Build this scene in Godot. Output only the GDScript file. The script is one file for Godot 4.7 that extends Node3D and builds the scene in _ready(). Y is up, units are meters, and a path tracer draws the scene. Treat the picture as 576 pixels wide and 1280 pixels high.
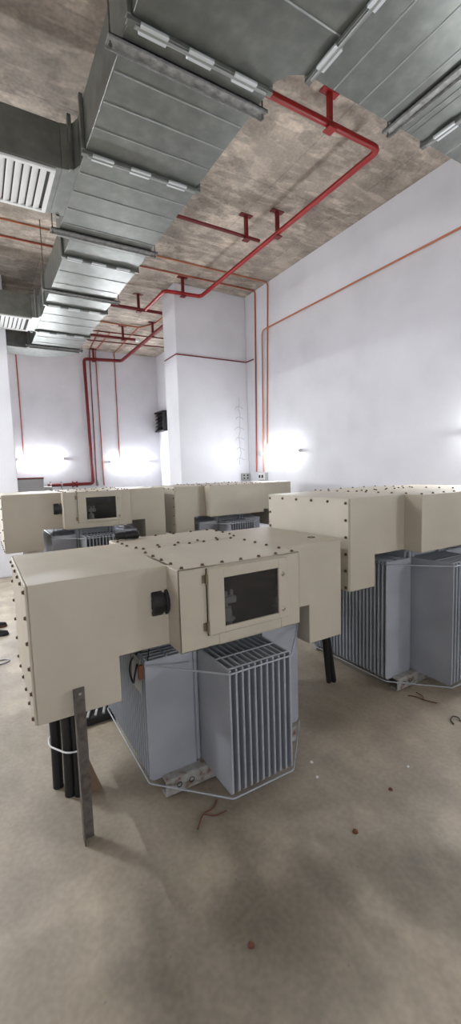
extends Node3D
# An indoor electrical substation: four cream and blue-grey finned transformers under galvanised air ducts.
# x runs along the back wall, z comes towards the camera, y is up.

const CEIL := 5.55
const WALL_X := 5.2
const BACK_Z := -13.2
const LEFT_X := -5.0
const FRONT_Z := 4.6

var M := {}
var used := {}
var shared := {}

# ---------------------------------------------------------------- naming
func numbered(called: String) -> String:
	var n: int = used.get(called, 0)
	used[called] = n + 1
	return called if n == 0 else "%s_%03d" % [called, n]

func tag(o: Node, label: String, category := "", group := "", kind := "") -> Node:
	if label: o.set_meta("label", label)
	if category: o.set_meta("category", category)
	if group: o.set_meta("group", group)
	if kind: o.set_meta("kind", kind)
	return o

func thing(called: String, label: String, category: String, at := Vector3.ZERO, group := "") -> Node3D:
	var o := Node3D.new()
	o.name = numbered(called)
	add_child(o)
	o.position = at
	tag(o, label, category, group)
	return o

func inst(called: String, mesh: Mesh, mat: Material, parent: Node, at := Vector3.ZERO, rot := Vector3.ZERO) -> MeshInstance3D:
	var o := MeshInstance3D.new()
	o.name = numbered(called) if parent == self else called
	o.mesh = mesh
	o.material_override = mat
	o.position = at
	o.rotation = rot
	parent.add_child(o, true)
	return o

func obj(called: String, st: SurfaceTool, mat: Material, parent: Node, at := Vector3.ZERO) -> MeshInstance3D:
	return inst(called, st.commit(), mat, parent, at)

func struct(called: String, st: SurfaceTool, mat: Material, label: String) -> MeshInstance3D:
	var o := obj(called, st, mat, self)
	tag(o, label, "", "", "structure")
	return o

# ---------------------------------------------------------------- shapes
func mb() -> SurfaceTool:
	var st := SurfaceTool.new()
	st.begin(Mesh.PRIMITIVE_TRIANGLES)
	return st

func vtx(st: SurfaceTool, p: Vector3, n: Vector3) -> void:
	st.set_normal(n)
	st.set_uv(Vector2(p.x, p.z))
	st.add_vertex(p)

func tri(st: SurfaceTool, a: Vector3, b: Vector3, c: Vector3, na: Vector3, nb: Vector3, nc: Vector3) -> void:
	if (b - a).cross(c - a).dot(na + nb + nc) > 0.0:      # front faces run clockwise
		vtx(st, a, na); vtx(st, c, nc); vtx(st, b, nb)
	else:
		vtx(st, a, na); vtx(st, b, nb); vtx(st, c, nc)

func quad(st: SurfaceTool, a: Vector3, b: Vector3, c: Vector3, d: Vector3, n: Vector3) -> void:
	tri(st, a, b, c, n, n, n)
	tri(st, a, c, d, n, n, n)

# a box from lo to hi with chamfered edges
func box(st: SurfaceTool, lo: Vector3, hi: Vector3, bev := 0.0) -> void:
	var c := (lo + hi) / 2.0
	var h := (hi - lo).abs() / 2.0
	var e := minf(bev, minf(h.x, minf(h.y, h.z)) * 0.9)
	for ax in 3:
		var u := (ax + 1) % 3
		var w := (ax + 2) % 3
		for s in [-1.0, 1.0]:
			var n := Vector3.ZERO
			n[ax] = s
			var q: Array[Vector3] = []
			for k in [[-1, -1], [1, -1], [1, 1], [-1, 1]]:
				var p := c
				p[ax] += s * h[ax]
				p[u] += k[0] * (h[u] - e)
				p[w] += k[1] * (h[w] - e)
				q.append(p)
			quad(st, q[0], q[1], q[2], q[3], n)
	if e <= 0.0:
		return
	for ax in 3:                                           # the twelve chamfers, along axis ax
		var u := (ax + 1) % 3
		var w := (ax + 2) % 3
		for s in [-1.0, 1.0]:
			for t in [-1.0, 1.0]:
				var q: Array[Vector3] = []
				for k in [[-1, 0], [1, 0], [1, 1], [-1, 1]]:
					var p := c
					p[ax] += k[0] * (h[ax] - e)
					p[u] += s * (h[u] - (0.0 if k[1] == 0 else e))
					p[w] += t * (h[w] - (e if k[1] == 0 else 0.0))
					q.append(p)
				var n := Vector3.ZERO
				n[u] = s
				n[w] = t
				quad(st, q[0], q[1], q[2], q[3], n.normalized())
	for sx in [-1.0, 1.0]:
		for sy in [-1.0, 1.0]:
			for sz in [-1.0, 1.0]:
				var s := Vector3(sx, sy, sz)
				var n := s.normalized()
				var p: Array[Vector3] = []
				for ax in 3:
					var v := h - Vector3(e, e, e)
					v[ax] = h[ax]
					p.append(c + v * s)
				tri(st, p[0], p[1], p[2], n, n, n)

func boxmesh(lo: Vector3, hi: Vector3, bev := 0.0) -> SurfaceTool:
	var st := mb()
	box(st, lo, hi, bev)
	return st

# a polygon in the x-y plane (turned = false) or the x-z plane (turned = true), extruded from a to b with chamfered rims
func prism(st: SurfaceTool, poly: PackedVector2Array, a: float, b: float, bev := 0.0, turned := false) -> void:
	if Geometry2D.is_polygon_clockwise(poly):
		poly.reverse()
	var at := func(p: Vector2, d: float) -> Vector3: return Vector3(p.x, d, p.y) if turned else Vector3(p.x, p.y, d)
	var axis := Vector3.UP if turned else Vector3.BACK
	var n := poly.size()
	var inner := PackedVector2Array()
	for i in n:
		var p0 := poly[(i + n - 1) % n]
		var p1 := poly[i]
		var p2 := poly[(i + 1) % n]
		var n0 := Vector2((p1 - p0).y, -(p1 - p0).x).normalized()
		var n1 := Vector2((p2 - p1).y, -(p2 - p1).x).normalized()
		var m := (n0 + n1) / (1.0 + n0.dot(n1))
		inner.append(p1 - m * bev)
	var tris := Geometry2D.triangulate_polygon(inner)
	for end in 2:
		var d: float = [a, b][end]
		var nn: Vector3 = -axis if end == 0 else axis
		for k in range(0, tris.size(), 3):
			tri(st, at.call(inner[tris[k]], d), at.call(inner[tris[k + 1]], d), at.call(inner[tris[k + 2]], d), nn, nn, nn)
	var da := a + bev
	var db := b - bev
	for i in n:
		var j := (i + 1) % n
		var e := (poly[j] - poly[i]).normalized()
		var o2 := Vector2(e.y, -e.x)
		var o: Vector3 = at.call(o2, 0.0)
		quad(st, at.call(poly[i], da), at.call(poly[j], da), at.call(poly[j], db), at.call(poly[i], db), o)
		if bev > 0.0:
			quad(st, at.call(poly[i], da), at.call(poly[j], da), at.call(inner[j], a), at.call(inner[i], a), (o - axis).normalized())
			quad(st, at.call(poly[i], db), at.call(poly[j], db), at.call(inner[j], b), at.call(inner[i], b), (o + axis).normalized())

# surface of revolution: rings of (radius, distance along dir from base)
func lathe(st: SurfaceTool, base: Vector3, dir: Vector3, rings: Array, sides := 16) -> void:
	dir = dir.normalized()
	var u := dir.cross(Vector3.UP if absf(dir.y) < 0.9 else Vector3.RIGHT).normalized()
	var w := dir.cross(u)
	for k in rings.size() - 1:
		var r0: Vector2 = rings[k]
		var r1: Vector2 = rings[k + 1]
		if r0.is_equal_approx(r1): continue
		var sl := (r1 - r0).normalized()
		for i in sides:
			var a0 := TAU * i / sides
			var a1 := TAU * (i + 1) / sides
			var d0 := u * cos(a0) + w * sin(a0)
			var d1 := u * cos(a1) + w * sin(a1)
			var n0 := (d0 * sl.y - dir * sl.x).normalized()
			var n1 := (d1 * sl.y - dir * sl.x).normalized()
			var p := base + dir * r0.y + d0 * r0.x
			var q := base + dir * r0.y + d1 * r0.x
			var r := base + dir * r1.y + d1 * r1.x
			var s := base + dir * r1.y + d0 * r1.x
			if r0.x > 1e-5: tri(st, p, q, r, n0, n1, n1)
			if r1.x > 1e-5: tri(st, p, r, s, n0, n1, n0)

func rod(st: SurfaceTool, a: Vector3, b: Vector3, r: float, sides := 10) -> void:
	var l := a.distance_to(b)
	lathe(st, a, b - a, [Vector2(0, 0), Vector2(r, 0), Vector2(r, l), Vector2(0, l)], sides)

# a round bar swept along points, its corners filleted
func sweep(st: SurfaceTool, pts: Array, r: float, fillet := 0.0, sides := 10, closed := false) -> void:
	var path: Array[Vector3] = []
	var cnt := pts.size()
	for i in cnt:
		var p: Vector3 = pts[i]
		if fillet <= 0.0 or (not closed and (i == 0 or i == cnt - 1)):
			path.append(p)
			continue
		var a: Vector3 = pts[(i + cnt - 1) % cnt]
		var b: Vector3 = pts[(i + 1) % cnt]
		var f := minf(fillet, minf(p.distance_to(a), p.distance_to(b)) * 0.49)
		var s := p + (a - p).normalized() * f
		var e := p + (b - p).normalized() * f
		for k in 5:
			var t := k / 4.0
			path.append(s.lerp(p, t).lerp(p.lerp(e, t), t))
	if closed:
		path.append(path[0])
	var up := Vector3.UP
	var d0 := (path[1] - path[0]).normalized()
	if absf(d0.dot(up)) > 0.9: up = Vector3.RIGHT
	var u := d0.cross(up).normalized()
	var rings: Array = []
	var norms: Array = []
	for i in path.size():
		var d := (path[mini(i + 1, path.size() - 1)] - path[maxi(i - 1, 0)]).normalized()
		u = (u - d * u.dot(d)).normalized()
		var w := d.cross(u)
		var ring: Array[Vector3] = []
		var nr: Array[Vector3] = []
		for k in sides:
			var an := TAU * k / sides
			var n := u * cos(an) + w * sin(an)
			ring.append(path[i] + n * r)
			nr.append(n)
		rings.append(ring)
		norms.append(nr)
	for i in path.size() - 1:
		for k in sides:
			var k2 := (k + 1) % sides
			tri(st, rings[i][k], rings[i][k2], rings[i + 1][k2], norms[i][k], norms[i][k2], norms[i + 1][k2])
			tri(st, rings[i][k], rings[i + 1][k2], rings[i + 1][k], norms[i][k], norms[i + 1][k2], norms[i + 1][k])
	if not closed:
		for end in 2:
			var i := 0 if end == 0 else path.size() - 1
			var n := (path[0] - path[1]).normalized() if end == 0 else (path[i] - path[i - 1]).normalized()
			for k in sides:
				tri(st, path[i], rings[i][k], rings[i][(k + 1) % sides], n, n, n)

func once(key: String, make: Callable) -> Mesh:
	if not shared.has(key):
		shared[key] = make.call().commit()
	return shared[key]

# ---------------------------------------------------------------- materials
func flat(c: Color, rough := 0.6, metal := 0.0) -> StandardMaterial3D:
	var m := StandardMaterial3D.new()
	m.albedo_color = c
	m.roughness = rough
	m.metallic = metal
	return m

func noise(freq: float, seed_: int, ramp: Array, size := 512, kind := FastNoiseLite.TYPE_SIMPLEX_SMOOTH, octaves := 4) -> NoiseTexture2D:
	var f := FastNoiseLite.new()
	f.noise_type = kind
	f.frequency = freq
	f.seed = seed_
	f.fractal_octaves = octaves
	var t := NoiseTexture2D.new()
	t.width = size
	t.height = size
	t.seamless = true
	t.noise = f
	if ramp.size() > 0:
		var g := Gradient.new()
		g.offsets = PackedFloat32Array(ramp.map(func(r): return r[0]))
		g.colors = PackedColorArray(ramp.map(func(r): return r[1]))
		t.color_ramp = g
	return t

func bumps(freq: float, seed_: int, strength: float, size := 512, kind := FastNoiseLite.TYPE_SIMPLEX_SMOOTH) -> NoiseTexture2D:
	var t := noise(freq, seed_, [], size, kind)
	t.as_normal_map = true
	t.bump_strength = strength
	return t

func trip(m: StandardMaterial3D, s: float, world := true) -> StandardMaterial3D:
	m.uv1_triplanar = true
	m.uv1_world_triplanar = world
	m.uv1_scale = Vector3(s, s, s)
	return m

# w x h bytes of noise; squash stretches it along y (above 1) or x (below 1)
func field(w: int, h: int, freq: float, seed_: int, octaves := 4, squash := 1.0) -> PackedByteArray:
	var f := FastNoiseLite.new()
	f.noise_type = FastNoiseLite.TYPE_SIMPLEX_SMOOTH
	f.seed = seed_
	f.frequency = freq
	f.fractal_octaves = octaves
	var iw := w if squash >= 1.0 else int(w * squash)
	var ih := h if squash <= 1.0 else int(h / squash)
	var im := f.get_seamless_image(iw, ih)
	if iw != w or ih != h:
		im.resize(w, h, Image.INTERPOLATE_CUBIC)
	im.convert(Image.FORMAT_L8)
	return im.get_data()

func sstep(a: float, b: float, x: float) -> float:
	var t := clampf((x - a) / (b - a), 0.0, 1.0)
	return t * t * (3.0 - 2.0 * t)

func picture(w: int, h: int, paint: Callable) -> ImageTexture:
	var data := PackedByteArray()
	data.resize(w * h * 3)
	for y in h:
		for x in w:
			var c: Color = paint.call(x, y, y * w + x)
			var k := (y * w + x) * 3
			data[k] = int(clampf(c.r, 0, 1) * 255.0)
			data[k + 1] = int(clampf(c.g, 0, 1) * 255.0)
			data[k + 2] = int(clampf(c.b, 0, 1) * 255.0)
	var im := Image.create_from_data(w, h, false, Image.FORMAT_RGB8, data)
	im.generate_mipmaps()
	return ImageTexture.create_from_image(im)

func materials() -> void:
	# trowelled concrete floor: broad grey and brown clouds, pale scuffs, dark specks
	var s := 1024
	var a := field(s, s, 0.0035, 11, 4)
	var b := field(s, s, 0.012, 12, 5)
	var c := field(s, s, 0.03, 13, 4, 2.5)
	var d := field(s, s, 0.25, 14, 2)
	var e := field(s, s, 0.006, 15, 3)
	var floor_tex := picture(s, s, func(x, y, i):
		var v: float = 0.605 + 0.13 * (a[i] / 255.0 - 0.5) + 0.10 * (b[i] / 255.0 - 0.5) + 0.09 * (c[i] / 255.0 - 0.5) + 0.07 * (d[i] / 255.0 - 0.5)
		v += 0.03 * sstep(0.56, 0.76, b[i] / 255.0) - 0.035 * sstep(0.54, 0.70, e[i] / 255.0)
		if d[i] > 235: v -= 0.10
		# a broad floor stain, shade near the viewer painted into it, and a paler trowelled track beside it
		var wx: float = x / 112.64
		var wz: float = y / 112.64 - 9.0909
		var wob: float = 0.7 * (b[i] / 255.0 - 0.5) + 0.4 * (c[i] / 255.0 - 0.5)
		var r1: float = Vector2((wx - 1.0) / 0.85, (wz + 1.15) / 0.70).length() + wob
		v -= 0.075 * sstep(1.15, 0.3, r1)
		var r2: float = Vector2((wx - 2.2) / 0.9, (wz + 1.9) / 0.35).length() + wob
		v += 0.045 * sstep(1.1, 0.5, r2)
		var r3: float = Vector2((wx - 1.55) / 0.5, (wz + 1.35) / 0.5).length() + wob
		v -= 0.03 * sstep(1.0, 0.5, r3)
		var warm: float = 0.5 + 0.9 * (e[i] / 255.0 - 0.5)
		return Color(v * (1.0 + 0.030 * warm), v * (0.94 + 0.012 * warm), v * (0.855 - 0.03 * warm)))
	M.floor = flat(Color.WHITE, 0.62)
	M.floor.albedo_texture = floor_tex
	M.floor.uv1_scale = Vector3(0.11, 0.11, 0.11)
	M.floor.normal_enabled = true
	M.floor.normal_texture = bumps(0.02, 3, 1.2)
	M.floor.normal_scale = 0.25
	# raw soffit: streaky formwork brown-greys with pale plaster patches
	var f1 := field(s, s, 0.012, 21, 5, 0.35)
	var f2 := field(s, s, 0.006, 22, 4)
	var f3 := field(s, s, 0.05, 23, 4, 0.25)
	var f4 := field(s, s, 0.014, 24, 5)
	var f5 := field(s, s, 0.2, 25, 2)
	var f6 := field(s, s, 0.035, 26, 5, 0.55)
	var ceil_tex := picture(s, s, func(x, y, i):
		var v: float = 0.66 + 0.16 * (f1[i] / 255.0 - 0.5) + 0.22 * (f2[i] / 255.0 - 0.5) + 0.12 * (f5[i] / 255.0 - 0.5) + 0.14 * (f6[i] / 255.0 - 0.5)
		var streak: float = sstep(0.58, 0.70, f3[i] / 255.0)
		var patch: float = sstep(0.55, 0.68, f4[i] / 255.0)
		var dark: float = sstep(0.53, 0.66, f1[i] / 255.0 * 0.4 + f6[i] / 255.0 * 0.6)
		v += 0.09 * streak + 0.07 * patch - 0.11 * dark
		# imprint of the formwork sheets: a tone to each and a dark joint line
		var px: int = x / 128
		var py: int = y / 256
		var tone: float = float((px * 7 + py * 13 + px * py * 5) % 9) / 8.0 - 0.5
		v += 0.05 * tone
		if x % 128 < 1 or y % 256 < 1: v -= 0.10
		return Color(v * 1.03, v * 0.965, v * 0.89))
	M.ceiling = flat(Color.WHITE, 0.9)
	M.ceiling.albedo_texture = ceil_tex
	M.ceiling.uv1_scale = Vector3(0.105, 0.105, 0.105)
	M.ceiling.normal_enabled = true
	M.ceiling.normal_texture = bumps(0.03, 4, 4.0)
	M.ceiling.normal_scale = 0.5
	# painted plaster walls, slightly uneven
	M.wall = trip(flat(Color.WHITE, 0.7), 0.22)
	M.wall.albedo_texture = noise(0.008, 5, [[0.0, Color(0.84, 0.84, 0.86)], [0.45, Color(0.87, 0.87, 0.89)], [1.0, Color(0.89, 0.89, 0.91)]])
	M.wall.normal_enabled = true
	M.wall.normal_texture = bumps(0.012, 6, 2.0)
	M.wall.normal_scale = 0.3
	# cream enamel on the housings
	M.cream = trip(flat(Color.WHITE, 0.52), 0.9)
	M.cream.albedo_texture = noise(0.01, 7, [[0.0, Color(0.685, 0.652, 0.587)], [0.5, Color(0.70, 0.667, 0.60)], [1.0, Color(0.715, 0.682, 0.615)]], 256)
	# blue-grey enamel on tank and fins
	M.blue = trip(flat(Color.WHITE, 0.42), 0.8)
	M.blue.albedo_texture = noise(0.01, 8, [[0.0, Color(0.57, 0.582, 0.608)], [0.5, Color(0.597, 0.61, 0.636)], [1.0, Color(0.625, 0.637, 0.662)]], 256)
	M.rail = flat(Color(0.60, 0.62, 0.64), 0.45)
	# galvanised sheet with faint spangle and smears
	M.galv = trip(flat(Color.WHITE, 0.42, 0.7), 0.8)
	M.galv.albedo_texture = noise(0.014, 9, [[0.0, Color(0.43, 0.44, 0.425)], [0.5, Color(0.47, 0.48, 0.46)], [1.0, Color(0.52, 0.53, 0.51)]], 512, FastNoiseLite.TYPE_SIMPLEX_SMOOTH, 5)
	M.galv.roughness_texture = noise(0.02, 19, [[0.0, Color(0.75, 0.75, 0.75)], [1.0, Color(1, 1, 1)]], 256)
	M.galv.normal_enabled = true
	M.galv.normal_texture = bumps(0.006, 10, 3.0)
	M.galv.normal_scale = 0.12
	M.bright = flat(Color(0.62, 0.63, 0.62), 0.38, 0.75)
	M.clip = flat(Color(0.80, 0.82, 0.82), 0.42, 0.55)
	M.channel = trip(flat(Color.WHITE, 0.5, 0.35), 2.5)
	M.channel.albedo_texture = noise(0.02, 41, [[0.0, Color(0.44, 0.44, 0.43)], [0.5, Color(0.56, 0.56, 0.55)], [1.0, Color(0.66, 0.66, 0.65)]], 256)
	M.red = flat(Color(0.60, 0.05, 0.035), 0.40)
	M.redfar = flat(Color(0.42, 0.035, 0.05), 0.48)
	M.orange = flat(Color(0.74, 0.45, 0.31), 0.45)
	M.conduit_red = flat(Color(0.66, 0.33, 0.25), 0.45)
	M.steel = trip(flat(Color.WHITE, 0.55, 0.35), 3.0)
	M.steel.albedo_texture = noise(0.02, 31, [[0.0, Color(0.30, 0.27, 0.25)], [0.6, Color(0.40, 0.38, 0.36)], [1.0, Color(0.44, 0.36, 0.30)]], 256)
	M.skid = trip(flat(Color.WHITE, 0.6, 0.1), 3.0)
	M.skid.albedo_texture = noise(0.015, 32, [[0.0, Color(0.42, 0.28, 0.2)], [0.35, Color(0.58, 0.57, 0.55)], [1.0, Color(0.66, 0.66, 0.65)]], 256)
	M.bolt = flat(Color(0.36, 0.28, 0.22), 0.5, 0.4)
	M.chrome = flat(Color(0.75, 0.74, 0.70), 0.25, 0.9)
	M.black = flat(Color(0.11, 0.11, 0.12), 0.38)
	M.rubber = flat(Color(0.05, 0.05, 0.055), 0.6)
	M.dark = flat(Color(0.10, 0.10, 0.11), 0.7)
	M.gasket = flat(Color(0.13, 0.12, 0.11), 0.8)
	M.brass = flat(Color(0.48, 0.43, 0.34), 0.45, 0.4)
	M.white = flat(Color(0.86, 0.86, 0.86), 0.45)
	M.grille = flat(Color(0.84, 0.84, 0.83), 0.5)
	M.board = flat(Color(0.45, 0.36, 0.29), 0.8)
	M.boxgrey = flat(Color(0.62, 0.62, 0.61), 0.5)
	M.rust = flat(Color(0.38, 0.22, 0.14), 0.8)
	M.porcelain = flat(Color(0.74, 0.73, 0.72), 0.3)
	M.copper = flat(Color(0.72, 0.42, 0.28), 0.35, 0.8)
	M.glass = flat(Color(0.08, 0.08, 0.11, 0.32), 0.03)
	M.glass.transparency = BaseMaterial3D.TRANSPARENCY_ALPHA
	M.tube = flat(Color(1, 1, 1), 0.4)
	M.tube.emission_enabled = true
	M.tube.emission = Color(0.97, 0.98, 1.0)
	M.tube.emission_energy_multiplier = 6.0

# ---------------------------------------------------------------- lamps
func lamp(mid: Vector3, along: Vector3, out: Vector3, power: float, label: String) -> void:
	var t := thing("wall_lamp", label, "lamp", mid, "fluorescent battens")
	var st := mb()
	var side := along.cross(out).abs()
	var sd := along.abs() * 0.61 + side * 0.028
	box(st, -sd + out * 0.004, sd + out * 0.045, 0.006)
	obj("batten", st, M.white, t)
	for s in [-1.0, 1.0]:
		var e: Vector3 = along.abs() * (0.592 * s) + out * 0.062
		var h := along.abs() * 0.014 + side * 0.017 + out.abs() * 0.017
		obj("tube_holder", boxmesh(e - h, e + h, 0.004), M.white, t)
	var tb := mb()
	rod(tb, along.abs() * -0.572 + out * 0.066, along.abs() * 0.572 + out * 0.066, 0.013, 12)
	obj("tube", tb, M.tube, t)
	for k in 3:
		var l := OmniLight3D.new()
		l.name = "tube_light" if k == 0 else "tube_light_%03d" % k
		l.light_color = Color(0.965, 0.98, 1.0)
		l.light_energy = LAMP_ENERGY * pow(power, 0.4)
		l.light_size = 0.03
		l.omni_range = 30.0
		l.omni_attenuation = 2.0
		l.shadow_enabled = true
		l.position = along.abs() * (0.42 * (k - 1)) + out * 0.115
		t.add_child(l, true)
	var a := AreaLight3D.new()
	a.name = "tube_area_light"
	a.area_size = Vector2(1.14, 0.03)
	a.light_color = Color(0.965, 0.98, 1.0)
	a.light_energy = AREA_ENERGY * power
	a.area_range = 30.0
	a.area_attenuation = 2.0
	a.shadow_enabled = true
	a.transform = Transform3D(Basis(along, (-out).cross(along), -out), out * 0.086)
	t.add_child(a, true)

const LAMP_ENERGY := 0.17
const AREA_ENERGY := 5.0

# ---------------------------------------------------------------- transformer
func bolt(parent: Node, at: Vector3, dir: Vector3) -> void:
	var mesh := once("bolt", func():
		var st := mb()
		lathe(st, Vector3.ZERO, Vector3.UP, [Vector2(0.0125, 0), Vector2(0.0125, 0.0025), Vector2(0.009, 0.0025), Vector2(0.009, 0.0095), Vector2(0.007, 0.011), Vector2(0, 0.011)], 6)
		return st)
	var rot := Vector3.ZERO
	if absf(dir.x) > 0.5: rot = Vector3(0, 0, -PI / 2 * signf(dir.x))
	elif absf(dir.z) > 0.5: rot = Vector3(PI / 2 * signf(dir.z), 0, 0)
	inst("bolt", mesh, M.bolt, parent, at, rot)

# spec: left end x0, front face z0, top height top, length, hv0/hv1 of the projecting housing, window
func transformer(spec: Dictionary) -> Node3D:
	var T: float = spec.top
	var L: float = spec.length
	var hv0: float = spec.hv0
	var hv1: float = spec.hv1
	var cx: float = (hv0 + hv1) / 2.0 + spec.get("shift", 0.0)
	var cz := -0.545
	var t := thing("transformer", spec.label, "transformer", Vector3(spec.x0 + cx, 0, spec.z0 + cz), "cast of four finned transformers")
	t.rotation.y = spec.get("turn", 0.0)
	var O := Vector3(-cx, 0, -cz)                            # local origin: left end, front face of the cable boxes
	var lb: float = T - 0.70                                # bottom of the cable boxes
	var depth: float = spec.get("depth", 0.92)
	# --- left cable box, stepped underneath
	var lw: float = spec.get("leg", 0.415)
	var st := mb()
	prism(st, PackedVector2Array([Vector2(0, T), Vector2(0, lb), Vector2(lw, lb), Vector2(lw, T - 0.45), Vector2(hv0 + 0.02, T - 0.45), Vector2(hv0 + 0.02, T)]), -depth, 0.0, 0.004)
	obj("left_cable_box", st, M.cream, t, O).name = "cable_box"
	# end cover with its bolts
	var cover := obj("end_cover", boxmesh(Vector3(-0.012, lb + 0.004, -depth + 0.004), Vector3(-0.001, T - 0.002, -0.003), 0.003), M.cream, t, O)
	for k in 6:
		var y := lerpf(lb + 0.03, T - 0.035, k / 5.0)
		bolt(cover, Vector3(-0.012, y, -0.03), Vector3.LEFT)
		bolt(cover, Vector3(-0.012, y, -depth + 0.03), Vector3.LEFT)
	for k in range(1, 5):
		bolt(cover, Vector3(-0.012, T - 0.03, lerpf(-0.03, -depth + 0.03, k / 5.0)), Vector3.LEFT)
		bolt(cover, Vector3(-0.012, lb + 0.03, lerpf(-0.03, -depth + 0.03, k / 5.0)), Vector3.LEFT)
	# --- right cable box
	var rl: float = spec.get("right_leg", 0.30)
	st = mb()
	prism(st, PackedVector2Array([Vector2(hv1 - 0.02, T), Vector2(hv1 - 0.02, T - 0.425), Vector2(L - rl, T - 0.425), Vector2(L - rl, lb), Vector2(L, lb), Vector2(L, T)]), -depth, 0.0, 0.004)
	var rb := obj("cable_box", st, M.cream, t, O)
	var eye := mb()
	lathe(eye, Vector3(L - 0.10, T - 0.001, -0.2), Vector3.UP, [Vector2(0.028, 0), Vector2(0.028, 0.004), Vector2(0.020, 0.004), Vector2(0.018, -0.012), Vector2(0, -0.012)], 16)
	obj("lifting_hole", eye, M.dark, rb)
	# --- the projecting middle housing: front half a shell with a window opening, back half closed
	var hb: float = T - 0.455
	var seam := -0.60
	var fr := 0.16
	st = mb()
	var w := 0.008
	if spec.window:
		var wx0: float = hv0 + 0.235
		var wx1: float = hv0 + 0.665
		var wy0: float = T - 0.37
		var wy1: float = T - 0.05
		box(st, Vector3(hv0, hb, seam + 0.003), Vector3(hv0 + w, T, fr), 0.003)
		box(st, Vector3(hv1 - w, hb, seam + 0.003), Vector3(hv1, T, fr), 0.003)
		box(st, Vector3(hv0, T - w, seam + 0.003), Vector3(hv1, T, fr), 0.003)
		box(st, Vector3(hv0, hb, seam + 0.003), Vector3(hv1, hb + w, fr), 0.003)
		box(st, Vector3(hv0, hb, seam + 0.003), Vector3(hv1, T, seam + 0.003 + w))
		box(st, Vector3(hv0, hb, fr - w), Vector3(wx0, T, fr), 0.003)
		box(st, Vector3(wx1, hb, fr - w), Vector3(hv1, T, fr), 0.003)
		box(st, Vector3(wx0, hb, fr - w), Vector3(wx1, wy0, fr))
		box(st, Vector3(wx0, wy1, fr - w), Vector3(wx1, T, fr))
	else:
		box(st, Vector3(hv0, hb, seam + 0.003), Vector3(hv1, T, fr), 0.004)
	var front := obj("front_housing", st, M.cream, t, O)
	var rx0: float = hv0 - 0.02
	var rx1: float = hv1 + 0.07
	var rear := obj("rear_housing", boxmesh(Vector3(rx0, hb, -1.12), Vector3(rx1, T - 0.001, seam - 0.003), 0.004), M.cream, t, O)
	obj("gasket", boxmesh(Vector3(hv0 + 0.004, hb + 0.004, seam - 0.004), Vector3(hv1 - 0.004, T - 0.004, seam + 0.004)), M.gasket, t, O)
	# bolts round the rim of both lids
	for k in 7:
		var x := lerpf(hv0 + 0.035, hv1 - 0.035, k / 6.0)
		bolt(front, Vector3(x, T, fr - 0.03), Vector3.UP)
		bolt(front, Vector3(x + 0.03 * (1.0 - k / 3.0), T, seam + 0.04), Vector3.UP)
	for k in range(1, 5):
		var z := lerpf(fr - 0.03, seam + 0.04, k / 5.0)
		bolt(front, Vector3(hv0 + 0.03, T, z), Vector3.UP)
		bolt(front, Vector3(hv1 - 0.03, T, z), Vector3.UP)
	for k in 6:
		var x := lerpf(rx0 + 0.06, rx1 - 0.06, k / 5.0)
		bolt(rear, Vector3(x, T - 0.001, seam - 0.04), Vector3.UP)
		bolt(rear, Vector3(x, T - 0.001, -1.09), Vector3.UP)
	for k in range(1, 4):
		var z := lerpf(seam - 0.04, -1.09, k / 4.0)
		bolt(rear, Vector3(rx0 + 0.03, T - 0.001, z), Vector3.UP)
		bolt(rear, Vector3(rx1 - 0.03, T - 0.001, z), Vector3.UP)
	if spec.window:
		window_door(t, O, hv0, T, fr)
		horn(t, O, Vector3(hv0, T - 0.205, -0.04))
	# --- tank, lid flange, ribs
	var fb := 0.10                                          # bottom and top of the fins
	var ft: float = T - 0.555
	var tx0: float = cx - 0.26
	var tx1: float = cx + 0.26
	var tz0 := -0.12
	var tz1 := -0.97
	obj("tank", boxmesh(Vector3(tx0, 0.115, tz1), Vector3(tx1, hb - 0.035, tz0), 0.012), M.blue, t, O)
	obj("tank_lid", boxmesh(Vector3(tx0 - 0.10, hb - 0.035, tz1 - 0.07), Vector3(tx1 + 0.10, hb - 0.006, tz0 + 0.08), 0.004), M.blue, t, O)
	for c in [[tx0 + 0.03, tz0], [tx1 - 0.03, tz0], [tx0 + 0.075, tz0], [tx1 - 0.075, tz0]]:
		st = mb()
		rod(st, Vector3(c[0], 0.11, c[1] + 0.014), Vector3(c[0], hb - 0.036, c[1] + 0.014), 0.016, 12)
		obj("corner_rib", st, M.blue, t, O)
	# --- cooling fins: side banks of 24, front and back banks of 11
	var side := once("side_fin_%.3f" % (ft - fb), func():
		var f := mb()
		prism(f, PackedVector2Array([Vector2(0, 0.02), Vector2(0.02, 0), Vector2(0.30, 0), Vector2(0.30, ft - fb), Vector2(0.0, ft - fb)]), -0.0065, 0.0065, 0.003)
		return f)
	for k in 24:
		var z := lerpf(-0.082, -1.005, k / 23.0)
		inst("cooling_fin", side, M.blue, t, O + Vector3(cx - 0.555, fb, z))
		inst("cooling_fin", side, M.blue, t, O + Vector3(cx + 0.555, fb, z), Vector3(0, PI, 0))
	var endf := once("end_fin_%.3f" % (ft - fb), func():
		var f := mb()
		prism(f, PackedVector2Array([Vector2(0, 0.02), Vector2(0.02, 0), Vector2(0.40, 0), Vector2(0.40, ft - fb), Vector2(0.0, ft - fb)]), -0.0065, 0.0065, 0.003)
		return f)
	for k in 11:
		var x: float = cx - 0.205 + 0.041 * k
		inst("cooling_fin", endf, M.blue, t, O + Vector3(x, fb, 0.285), Vector3(0, PI / 2, 0))
		inst("cooling_fin", endf, M.blue, t, O + Vector3(x, fb, -1.375), Vector3(0, -PI / 2, 0))
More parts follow.
